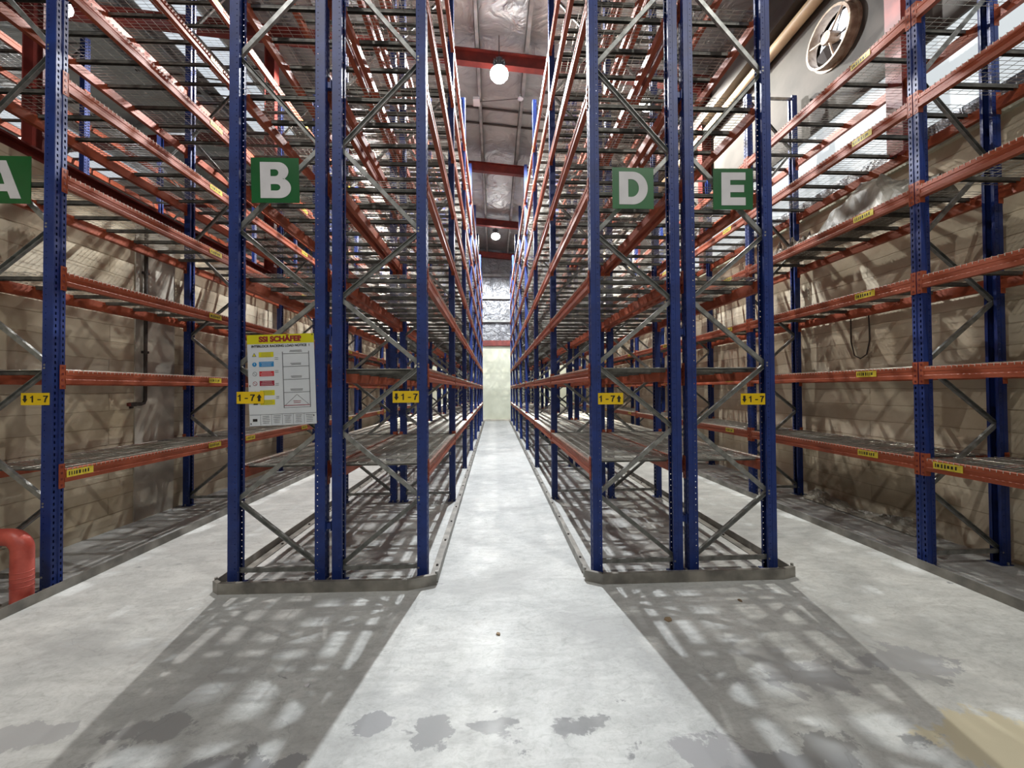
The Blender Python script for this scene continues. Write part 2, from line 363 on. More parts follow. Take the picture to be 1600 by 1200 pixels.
M_strip = emit('daylit_translucent_sheet', (0.86, 0.93, 0.96, 1), 0.42)
m = MB(); m.mm((WR + .03, WB, 4.42), (WR + .05, WE, 5.35), M_strip); struct('window_1', m)
m = MB(); m.mm((WR - .05, WB, 4.12), (WR + .2, WE, 4.20), M_endw); m.mm((WR + .0, WB, 4.20), (WR + .05, WE, 4.42), M_foilw); struct('trim_3', m)
# end wall
m = MB(); m.mm((OUT, WE, 0), (WR + .3, WE + .2, 3.9), M_endw); struct('wall_far', m)
m = MB(); m.mm((OUT, WE + .05, 3.9), (WR + .3, WE + .2, 9.9), M_foilw); struct('wall_far_cladding', m)
m = MB()
for zz in (5.20, 6.42, 7.60): m.mm((WL, WE - .1, zz - .06), (WR, WE + .05, zz + .06), M_purlin)
struct('trim_4', m)
m = MB(); m.mm((WL, WE - .12, 3.9), (WR, WE + .06, 4.18), M_rust); struct('trim_5', m)
m = MB(); m.mm((WL, WE - .35, 0), (WR, WE, .07), M_conc); struct('baseboard_far', m)
# eave gutter and haunch along the right wall
m = MB(); m.tube([(WR - .12, WB, 7.12), (WR - .12, WE, 7.12)], .09, M_tan, 14); o = ob('eave_pipe', m.mesh('eave_pipe', smooth=True))
tag(o, 'cream painted pipe running high along the right wall above the round fan', 'pipe')
m = MB(); m.mm((WR - .28, WB, 7.28), (WR, WE, 7.5), M_dark); struct('trim_6', m)

# roof steelwork: red rafters on columns, zinc purlins
def ibeam(mb, pts, wd, ht, mat):
    """I section along straight line a->b in the XZ plane, constant y"""
    a, b = Vector(pts[0]), Vector(pts[1]); d = b - a; L = d.length; ang = math.atan2(d.z, d.x)
    rot = Matrix.Rotation(-ang, 3, 'Y'); c = (a + b) / 2; upv = rot @ Vector((0, 0, 1))
    mb.box(c, (L, .012, ht), mat, rot)
    for s_ in (-1, 1): mb.box(c + upv * (s_ * (ht / 2)), (L, wd, .016), mat, rot)
RAFT = [-4.1, 0.05, 4.2, 8.35, 12.5, 16.65, 20.62]
for i, y in enumerate(RAFT):
    e = empty('roof_rafter', (0, y, 8.6))
    nm = ['behind the camera', 'right above the camera', 'nearest in front of the camera, above the shelving ends', 'just above the nearest centre aisle lamp',
          'between the two centre aisle lamps', 'just above the far centre aisle lamp', 'against the far end wall'][i]
    tag(e, 'dark red steel roof rafter %s' % nm, 'roof beam', 'red roof rafters')
    m = MB(); ibeam(m, [(-9 , 0, roofz(-9) - .36 - 8.6), (WR, 0, roofz(WR) - .36 - 8.6)], .15, .27, M_rust); ob('beam', m.mesh('rafter_beam'), e)
    m = MB(); ibeam(m, [(OUT, 0, roofz(OUT) - .36 - 8.6), (-9, 0, roofz(-9) - .36 - 8.6)], .15, .27, M_rust); ob('beam', m.mesh('rafter_beam'), e)
    for xx, z0 in ((WR - .13, 0), (WL - .13, 4.0)):
        m = MB(); zt = roofz(xx) - .48
        zb = z0 if xx < 0 else 4.2
        m.mm((xx - .1, -.09, zb - 8.6), (xx - .088, .09, zt - 8.6), M_rust); m.mm((xx + .088, -.09, zb - 8.6), (xx + .1, .09, zt - 8.6), M_rust)
        m.mm((xx - .088, -.006, zb - 8.6), (xx + .088, .006, zt - 8.6), M_rust); ob('column', m.mesh('rafter_column'), e)
m = MB()
x = -8.5
xs = []
k = -8
while True:
    x = -0.30 + k * 1.04
    if x > WR: break
    xs.append(x); k += 1
for x in xs: pass
for x in xs:
    m = MB(); z = roofz(x)
    m.mm((x - .06, WB, z - .2), (x - .05, WE, z - .01), M_purlin); m.mm((x - .06, WB, z - .2), (x + .03, WE, z - .19), M_purlin)
    m.mm((x + .02, WB, z - .2), (x + .03, WE, z - .17), M_purlin); m.mm((x - .06, WB, z - .02), (x + .03, WE, z - .01), M_purlin)
    o = ob('roof_purlin', m.mesh('roof_purlin'))
    side = 'right' if x > 0 else 'left'
    n_ = [q for q in xs if (q > 0) == (x > 0)]; n_.sort(key=abs); r_ = n_.index(x) + 1
    ordn = ['nearest', 'second', 'third', 'fourth', 'fifth', 'sixth', 'seventh', 'eighth', 'ninth'][r_ - 1]
    tag(o, 'grey zinc roof purlin, %s one %s of the centre aisle line' % (ordn, side), 'purlin', 'zinc roof purlins')
# skylight strips
M_sky = emit('translucent_roof_sheet', (0.84, 0.92, 1.0, 1), 0.42)
for i, (x0, x1, y0, y1) in enumerate(((-7.3, -6.1, 6.0, 12.4), (-13.8, -12.6, 9, 15), (5.9, 6.4, 3, 5))[:2]):
    m = MB(); z0, z1 = roofz(x0) - .015, roofz(x1) - .015
    m.quad([(x0, y0, z0), (x1, y0, z1), (x1, y1, z1), (x0, y1, z0)], M_sky)
    m.quad([(x0, y0, z0 - .006), (x0, y1, z0 - .006), (x1, y1, z1 - .006), (x1, y0, z1 - .006)], M_sky)
    struct('window_%d' % (i + 2), m, normals=False)
# foil lap bands on the roof
m = MB()
for y in (10.3, 10.9):
    m.prism([(-9, roofz(-9) - .004), (WR, roofz(WR) - .004), (WR, roofz(WR) - .03), (-9, roofz(-9) - .03)], 'y', y, y + .05, M_dark)
struct('trim_7', m)

# ------------------------------------------------------------------ lamps
def lamp_meshes():
    a = MB(); a.lathe([(0, .22), (.07, .22), (.085, .19), (.09, .08), (.13, .02), (.14, 0), (.0, 0)], M_lampbody)
    for k in range(12):
        t = 2 * math.pi * k / 12; a.box((.1 * math.cos(t), .1 * math.sin(t), .14), (.06, .006, .09), M_lampbody, Matrix.Rotation(t, 3, 'Z'))
    d = MB(); d.lathe([(.14, -.002), (.175, -.04), (.19, -.09), (.18, -.14), (.14, -.19), (.08, -.215), (0.001, -.22)], M_glow)
    s = MB(); s.tube([(0, 0, .22), (0, 0, .62)], .008, M_dark, 8)
    return a.mesh('lamp_housing', smooth=True), d.mesh('lamp_glass', smooth=True), s.mesh('lamp_rod')
LM = lamp_meshes()
LL = ['nearest lamp over the centre aisle between signs B and D', 'far small lamp at the end of the centre aisle',
      'lamp over the left aisle, seen above and right of sign B', 'far lamp over the left aisle', 'lamp over the right aisle, seen high above sign D',
      'far lamp over the right aisle', 'lamp overhead behind the camera', 'lamp over the left aisle behind the camera', 'lamp over the right aisle behind the camera',
      'lamp in the dark hall beyond the left wall', 'farther lamp in the dark hall beyond the left wall']
for (x, y, z, p, c), lab in zip(LAMPS, LL):
    e = empty('high_bay_lamp', (x, y, z)); tag(e, 'round bright high bay ' + lab, 'lamp', 'high bay lamps')
    ob('housing', LM[0], e); ob('glass_diffuser', LM[1], e); rl_ = roofz(x) - z - .01; rm = MB(); rm.tube([(0, 0, .2), (0, 0, rl_)], .008, M_dark, 8); ob('hanging_rod', rm.mesh('lamp_rod'), e)
    ld = bpy.data.lights.new('lamp_light', 'SPOT'); ld.spot_size = R(166); ld.spot_blend = 0.25; ld.shadow_soft_size = 0.05; ld.energy = p; ld.color = c
    lo = bpy.data.objects.new('lamp_light', ld); C.objects.link(lo); lo.parent = e; lo.location = (0, 0, -.28)

# ------------------------------------------------------------------ rack parts
UPD, UPW = 0.078, 0.09      # upright depth (x) and width (y)
def perforated(mb, o, u, v, width, height, cols, pitch, hw, hh, mat, z0=0.02, octo=False):
    o, u, v = Vector(o), Vector(u), Vector(v); P = lambda a, b: o + u * a + v * b
    cw = width / cols; rows = int((height - z0) / pitch)
    if z0 > 0: mb.quad([P(0, 0), P(width, 0), P(width, z0), P(0, z0)], mat)
    for r_ in range(rows):
        b0 = z0 + r_ * pitch; b1 = b0 + pitch; bc = (b0 + b1) / 2
        for c in range(cols):
            a0 = c * cw; a1 = a0 + cw; ac = (a0 + a1) / 2
            if octo:
                out = [(a0, b0), (ac, b0), (a1, b0), (a1, bc), (a1, b1), (ac, b1), (a0, b1), (a0, bc)]
                inn = [(ac + hw * math.cos(t), bc + hh * math.sin(t)) for t in [R(225), R(270), R(315), 0, R(45), R(90), R(135), R(180)]]
            else:
                out = [(a0, b0), (a1, b0), (a1, b1), (a0, b1)]
                inn = [(ac - hw, bc - hh), (ac + hw, bc - hh), (ac + hw, bc + hh), (ac - hw, bc + hh)]
            n = len(out)
            for k in range(n):
                j = (k + 1) % n; mb.quad([P(*out[k]), P(*out[j]), P(*inn[j]), P(*inn[k])], mat)
    top = z0 + rows * pitch
    if height - top > 1e-4: mb.quad([P(0, top), P(width, top), P(width, height), P(0, height)], mat)
def upright_mesh(H):
    m = MB(); w2 = UPW / 2
    # web facing +x (recessed centre rib), flanges, folded lips
    perforated(m, (0, -w2, 0), (0, 1, 0), (0, 0, 1), .034, H, 1, .05, .006, .012, M_blue)
    perforated(m, (0, w2 - .034, 0), (0, 1, 0), (0, 0, 1), .034, H, 1, .05, .006, .012, M_blue)
    m.quad([(0, -w2 + .034, 0), (-.006, -w2 + .038, 0), (-.006, -w2 + .038, H), (0, -w2 + .034, H)], M_blue)
    m.quad([(-.006, -w2 + .038, 0), (-.006, w2 - .038, 0), (-.006, w2 - .038, H), (-.006, -w2 + .038, H)], M_blue)
    m.quad([(-.006, w2 - .038, 0), (0, w2 - .034, 0), (0, w2 - .034, H), (-.006, w2 - .038, H)], M_blue)
    for s_ in (-1, 1):
        m.quad([(0, s_ * w2, 0), (-.04, s_ * w2, 0), (-.04, s_ * w2, H), (0, s_ * w2, H)], M_blue)
        perforated(m, (-.04, s_ * w2, 0), (-1, 0, 0), (0, 0, 1), UPD - .04, H, 1, .05, .0045, .0045, M_blue, octo=True)
        m.quad([(-UPD, s_ * w2, 0), (-UPD, s_ * (w2 - .022), 0), (-UPD, s_ * (w2 - .022), H), (-UPD, s_ * w2, H)], M_blue)
    return m.mesh('upright_%d' % int(H * 100), solid=-0.0022, normals=False)
def base_mesh():
    m = MB(); m.mm((-.105, -.058, 0), (.013, .058, .007), M_blue)
    for y in (-.055, .055): m.tube([(-.04, y, .007), (-.04, y, .03)], .009, M_galv, 6)
    m.mm((.0, -.02, .007), (.012, .02, .028), M_galv)
    return m.mesh('base_plate')
ME_base = base_mesh()
ME_up = {7.65: upright_mesh(7.65), 6.05: upright_mesh(6.05)}
DEP = 0.78
BAY = 2.39; Y0 = 3.42
def brace_mesh(dx, dz, flip):
    """channel from (0,0,0) to (dx,0,dz); opening faces -y when flip"""
    m = MB(); a = Vector((0, 0, 0)); b = Vector((dx, 0, dz)); L = (b - a).length; ang = math.atan2(dz, dx)
    rot = Matrix.Rotation(-ang, 3, 'Y'); c = (a + b) / 2; u = rot @ Vector((0, 0, 1)); s_ = 1 if flip else -1
    m.box(c + Vector((0, .012 * s_, 0)), (L, .003, .036), M_brace, rot)
    for q in (-1, 1): m.box(c + u * (.0165 * q), (L, .025, .003), M_brace, rot)
    for e_ in (-1, 1):
        p = c + (rot @ Vector((1, 0, 0))) * (e_ * (L / 2 - .02))
        m.tube([p + Vector((0, -.046, 0)), p + Vector((0, -.034, 0))], .009, M_galv, 6)
    return m.mesh('brace_%d_%d' % (round(dx * 100), round(dz * 100)))
NODES_Z = [0.12, 0.68, 1.25, 1.80, 2.37, 2.95, 3.66, 4.42, 5.2, 5.98, 6.76, 7.5]   # even index: inner side, odd: outer (aisle) side
XI, XO = -DEP + .05, -.05
brace_cache = {}
def get_brace(k, flip):
    key = (k, flip)
    if key not in brace_cache:
        dz = NODES_Z[k + 1] - NODES_Z[k]; dx = (XO - XI) if k % 2 == 0 else (XI - XO)
        brace_cache[key] = brace_mesh(dx, dz, flip)
    return brace_cache[key]
ME_strut = brace_mesh(XO - XI, 0, False)
# load beam: origin at bay centre, outer face at x=+.012, between uprights
BL = BAY - UPW
def beam_mesh():
    m = MB(); h2 = .055
    prof = [(-.038, -h2), (.008, -h2), (.008, -.022), (.003, -.016), (.003, .012), (.008, .018), (.008, h2 - .022), (.008, h2 - .004), (.004, h2), (-.016, h2), (-.016, h2 - .028), (-.038, h2 - .028)]
    m.prism([(a, b) for a, b in prof], 'y', -BL / 2, BL / 2, M_orange)
    for s_ in (-1, 1):
        y = s_ * BL / 2
        m.mm((-.04, y - .003 * s_, -.1), (.008, y, .1), M_orange)            # end plate
        m.mm((.002, y, -.1), (.006, y + s_ * .040, .1), M_orange)            # hook plate on the upright face
        for q in range(4): m.box((.0075, y + s_ * .02, -.075 + q * .05), (.003, .014, .018), M_rust)
    return m.mesh('load_beam')
ME_beam = beam_mesh()
def label_mesh(seed):
    rr = random.Random(seed); m = MB(); m.box((0, 0, 0), (.0016, .22, .06), M_sticker)
    y = -.09
    while y < .085:
        w_ = rr.choice((.008, .012, .016)); hh = rr.choice((.026, .03, .034))
        m.box((.001, y, 0), (.001, w_, hh), M_black); y += w_ + .012
    return m.mesh('location_label')
ME_label = [label_mesh(s_) for s_ in (1, 2, 3)]
# wire deck and its channels: origin at bay centre, deck spans x in [-DEP, 0]
DZ = .055
def deck_meshes():
    d = MB(); z = DZ + .004; r_ = .0024
    def wire(a, b):
        a, b = Vector(a), Vector(b); d_ = (b - a).normalized(); ref = Vector((0, 0, 1)) if abs(d_.z) < .9 else Vector((1, 0, 0))
        u = d_.cross(ref).normalized() * r_; v = d_.cross(u).normalized() * r_
        n = len(d.v); d.v += [tuple(p + q) for p in (a, b) for q in (u, v, -u, -v)]
        for k in range(4): d.f.append((n + k, n + (k + 1) % 4, n + 4 + (k + 1) % 4, n + 4 + k)); d.m.append(d.mi(M_wire))
    nt_ = 57; x0, x1 = -DEP - .011, .011
    for i in range(nt_):
        y = -BL / 2 + .02 + (BL - .04) * i / (nt_ - 1)
        wire((x0, y, z), (x1, y, z)); wire((x1, y, z), (x1, y, z - .022)); wire((x0, y, z), (x0, y, z - .022))
    for j in range(8):
        x = -DEP + .05 + (DEP - .1) * j / 7; wire((x, -BL / 2 + .01, z + .004), (x, BL / 2 - .01, z + .004))
    b = MB(); nb = 7
    for i in range(nb):
        y = -BL / 2 + .14 + (BL - .28) * i / (nb - 1)
        b.mm((-DEP + .03, y - .017, z - .008), (-.03, y + .017, z - .003), M_bar)
        for s_ in (-1, 1): b.mm((-DEP + .03, y + s_ * .017, z - .036), (-.03, y + s_ * .014, z - .003), M_bar)
        for xx in (-DEP + .016, -.04): b.mm((xx, y - .026, z - .075), (xx + .024, y + .026, z - .009), M_orange)
    return d.mesh('wire_deck', normals=False), b.mesh('support_channel')
ME_deck, ME_chan = deck_meshes()
ME_spacer = None
m = MB(); m.mm((-.03, -.02, -.025), (.014, .02, .025), M_blue); m.mm((-.03, -.035, -.04), (-.024, .035, .04), M_blue); m.mm((.010, -.035, -.04), (.015, .035, .04), M_blue)
ME_spacer = m.mesh('row_spacer')

def rack(X, s, H, levels, label, bays=range(0, 7), spacer=False, labels=None, y0=Y0, frames_only_near=99):
    """X: aisle face, s=+1 when the aisle is on the +x side"""
    e = empty('pallet_rack', (X, y0, 0)); tag(e, label, 'rack', 'pallet rack rows')
    rot = 0 if s > 0 else math.pi
    ks = list(bays) + [bays[-1] + 1]
    nn = sum(1 for z in NODES_Z if z < H)
    for k in ks:
        y = k * BAY
        for xx, rz in ((0, 0), (-DEP, math.pi)):
            u = ob('upright', ME_up[H], e, (s * xx, y, 0), (0, 0, rot + rz)); ob('base_plate', ME_base, u)
        ob('horizontal_strut', ME_strut, e, (s * (XI if s > 0 else XI), y, .115) if s > 0 else (-XO, y, .115))
        zt = NODES_Z[nn - 1]
        ob('horizontal_strut', ME_strut, e, (XI, y, zt + .04) if s > 0 else (-XO, y, zt + .04))
        for j in range(nn - 1):
            xs_ = XI if j % 2 == 0 else XO
            br = ob('diagonal_brace', get_brace(j, (j % 2 == 0) == (s > 0)), e, (s * xs_, y, NODES_Z[j] + .012))
            if s < 0: br.rotation_euler = (0, 0, math.pi)
        if spacer:
            for z in (.47, 2.1, 4.2, 6.3): ob('row_spacer', ME_spacer, e, (-s * (DEP + .03), y, z))
    # beams: the nearest hundred are parts, the rest one part
    slots = []
    for k in bays:
        for li, z in enumerate(levels):
            for back in (0, 1): slots.append((k, li, z, back))
    slots.sort(key=lambda t: (t[0], t[3]))
    near, far = slots[:100], slots[100:]
    for k, li, z, back in near:
        yc = (k + .5) * BAY
        b = ob('load_beam', ME_beam, e, (s * (-DEP if back else 0), yc, z), (0, 0, rot + (math.pi if back else 0)))
        if labels and not back:
            for dy in labels(k, li):
                q = ob('location_label', ME_label[(k + li) % 3], b, (.0095, (dy - .5 * BAY) * s, .012))
    if far:
        m = MB(); base = ME_beam
        vs_ = [v.co.copy() for v in base.vertices]; fs_ = [tuple(p.vertices) for p in base.polygons]; ms_ = [p.material_index for p in base.polygons]
        for mt in base.materials: m.mi(mt)
        for k, li, z, back in far:
            T = Matrix.Translation((s * (-DEP if back else 0), (k + .5) * BAY, z)) @ Matrix.Rotation(rot + (math.pi if back else 0), 4, 'Z')
            n = len(m.v); m.v += [tuple(T @ v) for v in vs_]; m.f += [tuple(n + i for i in f) for f in fs_]; m.m += ms_
        tag(ob('load_beam', m.mesh('far_beams', normals=False), e), kind='stuff')
    for k in bays:
        for z in levels:
            d = ob('wire_deck', ME_deck, e, (0, (k + .5) * BAY, z), (0, 0, rot)); ob('support_channel', ME_chan, d)
    return e
LV = [.91 + .818 * i for i in range(8)]
LVF = [.91 + .818 * i for i in range(6)]
labA = lambda k, li: [1.82] + ([.17] if li == 0 else [])
labF = lambda k, li: ([2.17] if (k == -1 and li == 0) else []) + [.5]
rack(-3.57, 1, 7.65, LV, 'tall empty blue and orange rack row against the left wall, sign A on its end', labels=labA)
rack(-2.19, -1, 7.65, LV, 'tall empty blue and orange rack row under sign B, facing the left aisle', spacer=True)
rack(-.57, 1, 7.65, LV, 'tall blue and orange rack row forming the left side of the centre aisle')
rack(.84, -1, 7.65, LV, 'tall empty rack row under sign D, right side of the centre aisle', spacer=True)
rack(2.46, 1, 7.65, LV, 'tall empty blue and orange rack row under sign E, facing the right aisle')
rack(3.84, -1, 6.05, LVF, 'lower empty rack row against the right wall, coming nearest to the camera', bays=range(-1, 7), labels=labF)
rack(-6.9, 1, 7.65, LV, 'rack row in the dark hall beyond the left block wall', bays=range(0, 5), y0=Y0 + 1.2)

# ------------------------------------------------------------------ floor rails and end guards
def rail(x, out, y0, y1, label):
    """angle rail: upright leg on the aisle side at x, flat leg towards the rack (out = +1 when the aisle is on +x)"""
    m = MB(); m.mm((x - .006 * out, y0, .001), (x, y1, .078), M_rail); m.mm((x - .085 * out, y0, .001), (x - .006 * out, y1, .009), M_rail)
    y = y0 + .3
    while y < y1:
        m.tube([(x - .05 * out, y, .009), (x - .05 * out, y, .02)], .012, M_dark, 6); y += .6
    tag(ob('floor_guide_rail', m.mesh('floor_guide_rail')), label, 'guide rail', 'steel guide rails along the aisles')
rail(-3.48, 1, 2.9, 20.3, 'grey floor guide rail along the foot of the left wall rack')
rail(-2.26, -1, 3.36, 20.3, 'grey floor guide rail along the left side of the row under sign B')
rail(-.475, 1, 3.36, 20.3, 'grey steel guide rail on the floor along the left edge of the centre aisle')
rail(.755, -1, 3.45, 20.3, 'grey steel guide rail on the floor along the right edge of the centre aisle')
rail(2.53, 1, 3.33, 20.3, 'grey floor guide rail along the right side of the row under sign E')
rail(3.75, -1, .2, 20.3, 'grey floor guide rail along the foot of the right wall rack')
def guard(pts, label):
    m = MB(); t = .008
    for (a, b) in zip(pts[:-1], pts[1:]):
        a, b = Vector((*a, 0)), Vector((*b, 0)); d = b - a; L = d.length; ang = math.atan2(d.y, d.x); rot = Matrix.Rotation(ang, 3, 'Z'); c = (a + b) / 2
        n = rot @ Vector((0, 1, 0))
        m.box(c + Vector((0, 0, .044)), (L + t, t, .086), M_rail, rot)
        m.box(c + n * .035 + Vector((0, 0, .005)), (L, .07, .008), M_rail, rot)
        m.box(c + n * .014 + Vector((0, 0, .084)), (L, .024, .006), M_rail, rot)
    for p in (pts[0], pts[-1]): m.tube([(p[0], p[1] + .03, .02), (p[0], p[1] + .03, .1)], .012, M_galv, 8)
    tag(ob('rack_end_guard', m.mesh('rack_end_guard')), label, 'end guard', 'steel end guards across the rack ends')
guard([(-2.25, 3.30), (-2.18, 3.25), (-.70, 3.23), (-.485, 3.31)], 'grey steel guard strip across the floor at the rack ends under sign B')
guard([(.755, 3.31), (.88, 3.24), (2.42, 3.24), (2.54, 3.28)], 'grey steel guard strip across the floor at the rack ends under D and E')

# ------------------------------------------------------------------ lettering
def shape_mesh(name, loops, depth, mat):
    """2D outline (with holes) extruded: local x right, y up, faces -Y after rotation"""
    cu = bpy.data.curves.new(name, 'CURVE'); cu.dimensions = '2D'; cu.fill_mode = 'BOTH'; cu.extrude = depth / 2
    for L in loops:
        sp = cu.splines.new('POLY'); sp.points.add(len(L) - 1)
        for p, (x, y) in zip(sp.points, L): p.co = (x, y, 0, 1)
        sp.use_cyclic_u = True
    o = bpy.data.objects.new('tmp', cu); C.objects.link(o)
    dg = bpy.context.evaluated_depsgraph_get(); dg.update()
    me = bpy.data.meshes.new_from_object(o.evaluated_get(dg)); me.name = name
    bpy.data.objects.remove(o); me.materials.clear(); me.materials.append(mat); return me
def text_mesh(s_, size, mat, bold=.0, depth=.001, sx=1.0, align='CENTER', space=1.0):
    cu = bpy.data.curves.new('text', 'FONT'); cu.body = s_; cu.size = size; cu.align_x = align; cu.align_y = 'CENTER'; cu.extrude = depth / 2; cu.offset = bold; cu.space_character = space
    o = bpy.data.objects.new('tmp', cu); C.objects.link(o)
    dg = bpy.context.evaluated_depsgraph_get(); dg.update()
    me = bpy.data.meshes.new_from_object(o.evaluated_get(dg)); bpy.data.objects.remove(o)
    me.materials.clear(); me.materials.append(mat)
    if sx != 1.0:
        for v in me.vertices: v.co.x *= sx
    return me
def arc(cx, cy, rx, ry, a0, a1, n=14): return [(cx + rx * math.cos(R(a0 + (a1 - a0) * i / n)), cy + ry * math.sin(R(a0 + (a1 - a0) * i / n))) for i in range(n + 1)]
def letter(ch):
    if ch == 'A': return [[(-.5, -.5), (-.24, -.5), (-.17, -.31), (.17, -.31), (.24, -.5), (.5, -.5), (.13, .5), (-.13, .5)], [(-.10, -.12), (.10, -.12), (0, .2)]]
    if ch == 'E': return [[(-.4, -.5), (.42, -.5), (.42, -.26), (-.1, -.26), (-.1, -.10), (.37, -.10), (.37, .12), (-.1, .12), (-.1, .27), (.42, .27), (.42, .5), (-.4, .5)]]
    if ch == 'D': return [[(-.46, .5), (-.46, -.5), (-.02, -.5)] + arc(-.02, 0, .5, .5, -90, 90, 20), [(-.16, -.27), (-.06, -.27)] + arc(-.06, 0, .25, .27, -90, 90, 16) + [(-.16, .27)]]
    if ch == 'B': return [[(-.46, .5), (-.46, -.5), (.12, -.5)] + arc(.12, -.215, .37, .285, -90, 72, 14) + arc(.10, .245, .32, .255, -60, 90, 14),
                          [(-.14, -.29), (.02, -.29)] + arc(.04, -.2, .12, .09, -90, 90, 8) + [(-.14, -.11)], [(-.14, .11), (.02, .11)] + arc(.0, .205, .11, .095, -90, 90, 8) + [(-.14, .30)]]
def aisle_sign(ch, cx, cy, cz, w_, h_, mat, yaw=0, roll=0):
    e = empty('aisle_sign', (cx, cy, cz)); e.rotation_euler = (0, R(roll), R(yaw))
    tag(e, 'green square board with a white letter %s hung on the end of a rack row' % ch, 'sign', 'green letter signs')
    m = MB(); m.box((0, 0, 0), (w_, .005, h_), mat); ob('board', m.mesh('sign_board'), e)
    sc_w = {'A': .62, 'B': .60, 'D': .66, 'E': .66}[ch]
    me = shape_mesh('letter', [[(x * w_ * sc_w * 1.12, y * h_ * .80) for x, y in L] for L in letter(ch)], .002, M_white)
    ob('letter', me, e, (0, -.0042, 0), (R(90), 0, 0))
    m = MB()
    for xx in (-w_ * .4, w_ * .4): m.tube([(xx, 0, h_ * .45), (xx, .035, h_ * .52)], .0025, M_galv, 6)
    ob('fixing_wire', m.mesh('fixing_wire'), e)
aisle_sign('A', -3.96, 3.355, 3.318, .46, .385, M_green)
aisle_sign('B', -1.80, 3.345, 3.345, .38, .375, M_green, 2, -1.5)
aisle_sign('D', 1.205, 3.345, 3.330, .36, .355, M_green2)
aisle_sign('E', 2.09, 3.345, 3.338, .345, .36, M_green, -3, .5)

def arrow_mesh(up_):
    s_ = 1 if up_ else -1
    return shape_mesh('arrow', [[(x, s_ * y) for x, y in [(-.010, -.03), (.010, -.03), (.010, .0), (.020, .0), (0, .03), (-.020, .0), (-.010, .0)]]], .001, M_black)
def range_plate(cx, cz, up_, label, cy=3.3715):
    cx *= cy / 3.32; cz = 1.6 + (cz - 1.6) * cy / 3.32
    e = empty('aisle_range_plate', (cx, cy, cz)); tag(e, label, 'sign', 'yellow 1 - 7 plates')
    m = MB(); m.box((0, 0, 0), (.218, .003, .098), M_yellow); ob('plate', m.mesh('range_plate'), e)
    q = [[(-.058, -.027), (-.047, -.027), (-.047, .027), (-.056, .027), (-.060, .019), (-.070, .015), (-.070, .007), (-.058, .011)],
         [(-.014, -.009), (.012, -.009), (.012, -.001), (-.014, -.001)],
         [(.030, .018), (.053, .018), (.043, .002), (.037, -.027), (.049, -.027), (.053, -.002), (.068, .021), (.068, .027), (.030, .027)]]
    for k, L in enumerate(q): ob('numeral' if k != 1 else 'dash', shape_mesh('numeral', [L], .001, M_black), e, ((-.030 if up_ else .032), -.0025, 0), (R(90), 0, 0))
    ob('arrow', arrow_mesh(up_), e, ((.072 if up_ else -.078), -.0025, 0), (R(90), 0, 0))
range_plate(-3.64, 1.549, False, 'yellow 1 - 7 plate with down arrow on the left wall rack')
range_plate(-1.98, 1.548, True, 'yellow 1 - 7 plate with up arrow overlapping the white load notice', cy=3.362)
range_plate(-.73, 1.547, False, 'yellow 1 - 7 plate with down arrow beside the centre aisle, left side')
range_plate(.985, 1.52, True, 'yellow 1 - 7 plate with up arrow under sign D')
range_plate(2.225, 1.508, False, 'yellow 1 - 7 plate with down arrow under sign E')

# load notice board
nb = empty('load_notice_board', (-1.755, 3.3685, 1.696)); nb.rotation_euler = (0, R(-2.0), 0)
tag(nb, 'white rack load notice with yellow heading and diagram, below sign B', 'notice')
BW, BH = .54, .752
m = MB(); m.box((0, 0, 0), (BW, .004, BH), M_board); ob('board', m.mesh('notice_board'), nb)
m = MB(); m.box((0, -.0026, BH / 2 - .038), (BW, .0012, .076), M_limey); ob('heading_band', m.mesh('heading_band'), nb)
def on(me, x, z, name, y=-.0036): ob(name, me, nb, (x, y, z), (R(90), 0, 0))
on(text_mesh('SSI SCH\u00c4FER', .060, M_pdred, .0034, sx=1.04), 0, BH / 2 - .040, 'heading_text')
on(text_mesh('INTERLOCK RACKING LOAD NOTICE  1', .0262, M_black, .0008), 0, BH / 2 - .096, 'subtitle_text')
pr = MB()
def pb(x, z, w_, h_, mat): pr.box((x, -.0026, z), (w_, .0012, h_), mat)
def lines(x, z, w_, n, dz, mat, t=.003):
    for i in range(n): pr.box((x + random.uniform(-.1, .1) * w_ * .2, -.0034, z - i * dz), (w_ * random.uniform(.7, 1), .0006, t), mat)
lx = -BW / 2 + .15
for i, (mt, icon) in enumerate(((M_limey, 'tri'), (M_pblue, 'disc'), (M_pred, 'no'), (M_pmar, 'no'), (M_limey, 'tri'), (M_limey, 'dark'))):
    z = BH / 2 - .165 - i * .079; pb(lx, z, .118, .042, mt)
    lines(lx, z + .012, .10, 3, .012, M_board if i in (1, 2, 3) else M_pgrey, .0022)
    ix = -BW / 2 + .054
    if icon == 'tri': pr.prism([(ix - .018, z - .014), (ix + .018, z - .014), (ix, z + .018)], 'y', -.0034, -.0028, M_pgrey); pr.prism([(ix - .011, z - .010), (ix + .011, z - .010), (ix, z + .011)], 'y', -.0040, -.0034, M_limey)
    elif icon == 'dark': pr.box((ix, -.003, z), (.034, .001, .034), M_black)
    else:
        c_ = M_pblue if icon == 'disc' else (M_pgrey if i == 2 else M_pmar)
        pr.prism([(ix + .018 * math.cos(a * .39), z + .018 * math.sin(a * .39)) for a in range(16)], 'y', -.0034, -.0028, c_)
        if icon != 'disc':
            pr.prism([(ix + .0145 * math.cos(a * .39), z + .0145 * math.sin(a * .39)) for a in range(16)], 'y', -.0038, -.0034, M_board); pr.box((ix, -.0041, z), (.03, .0005, .003), c_, Matrix.Rotation(R(45), 3, 'Y'))
        else: pr.box((ix, -.0038, z + .003), (.004, .0006, .016), M_board)
dx0, dx1, dz1, dz0 = .012, .225, BH / 2 - .155, -BH / 2 + .150
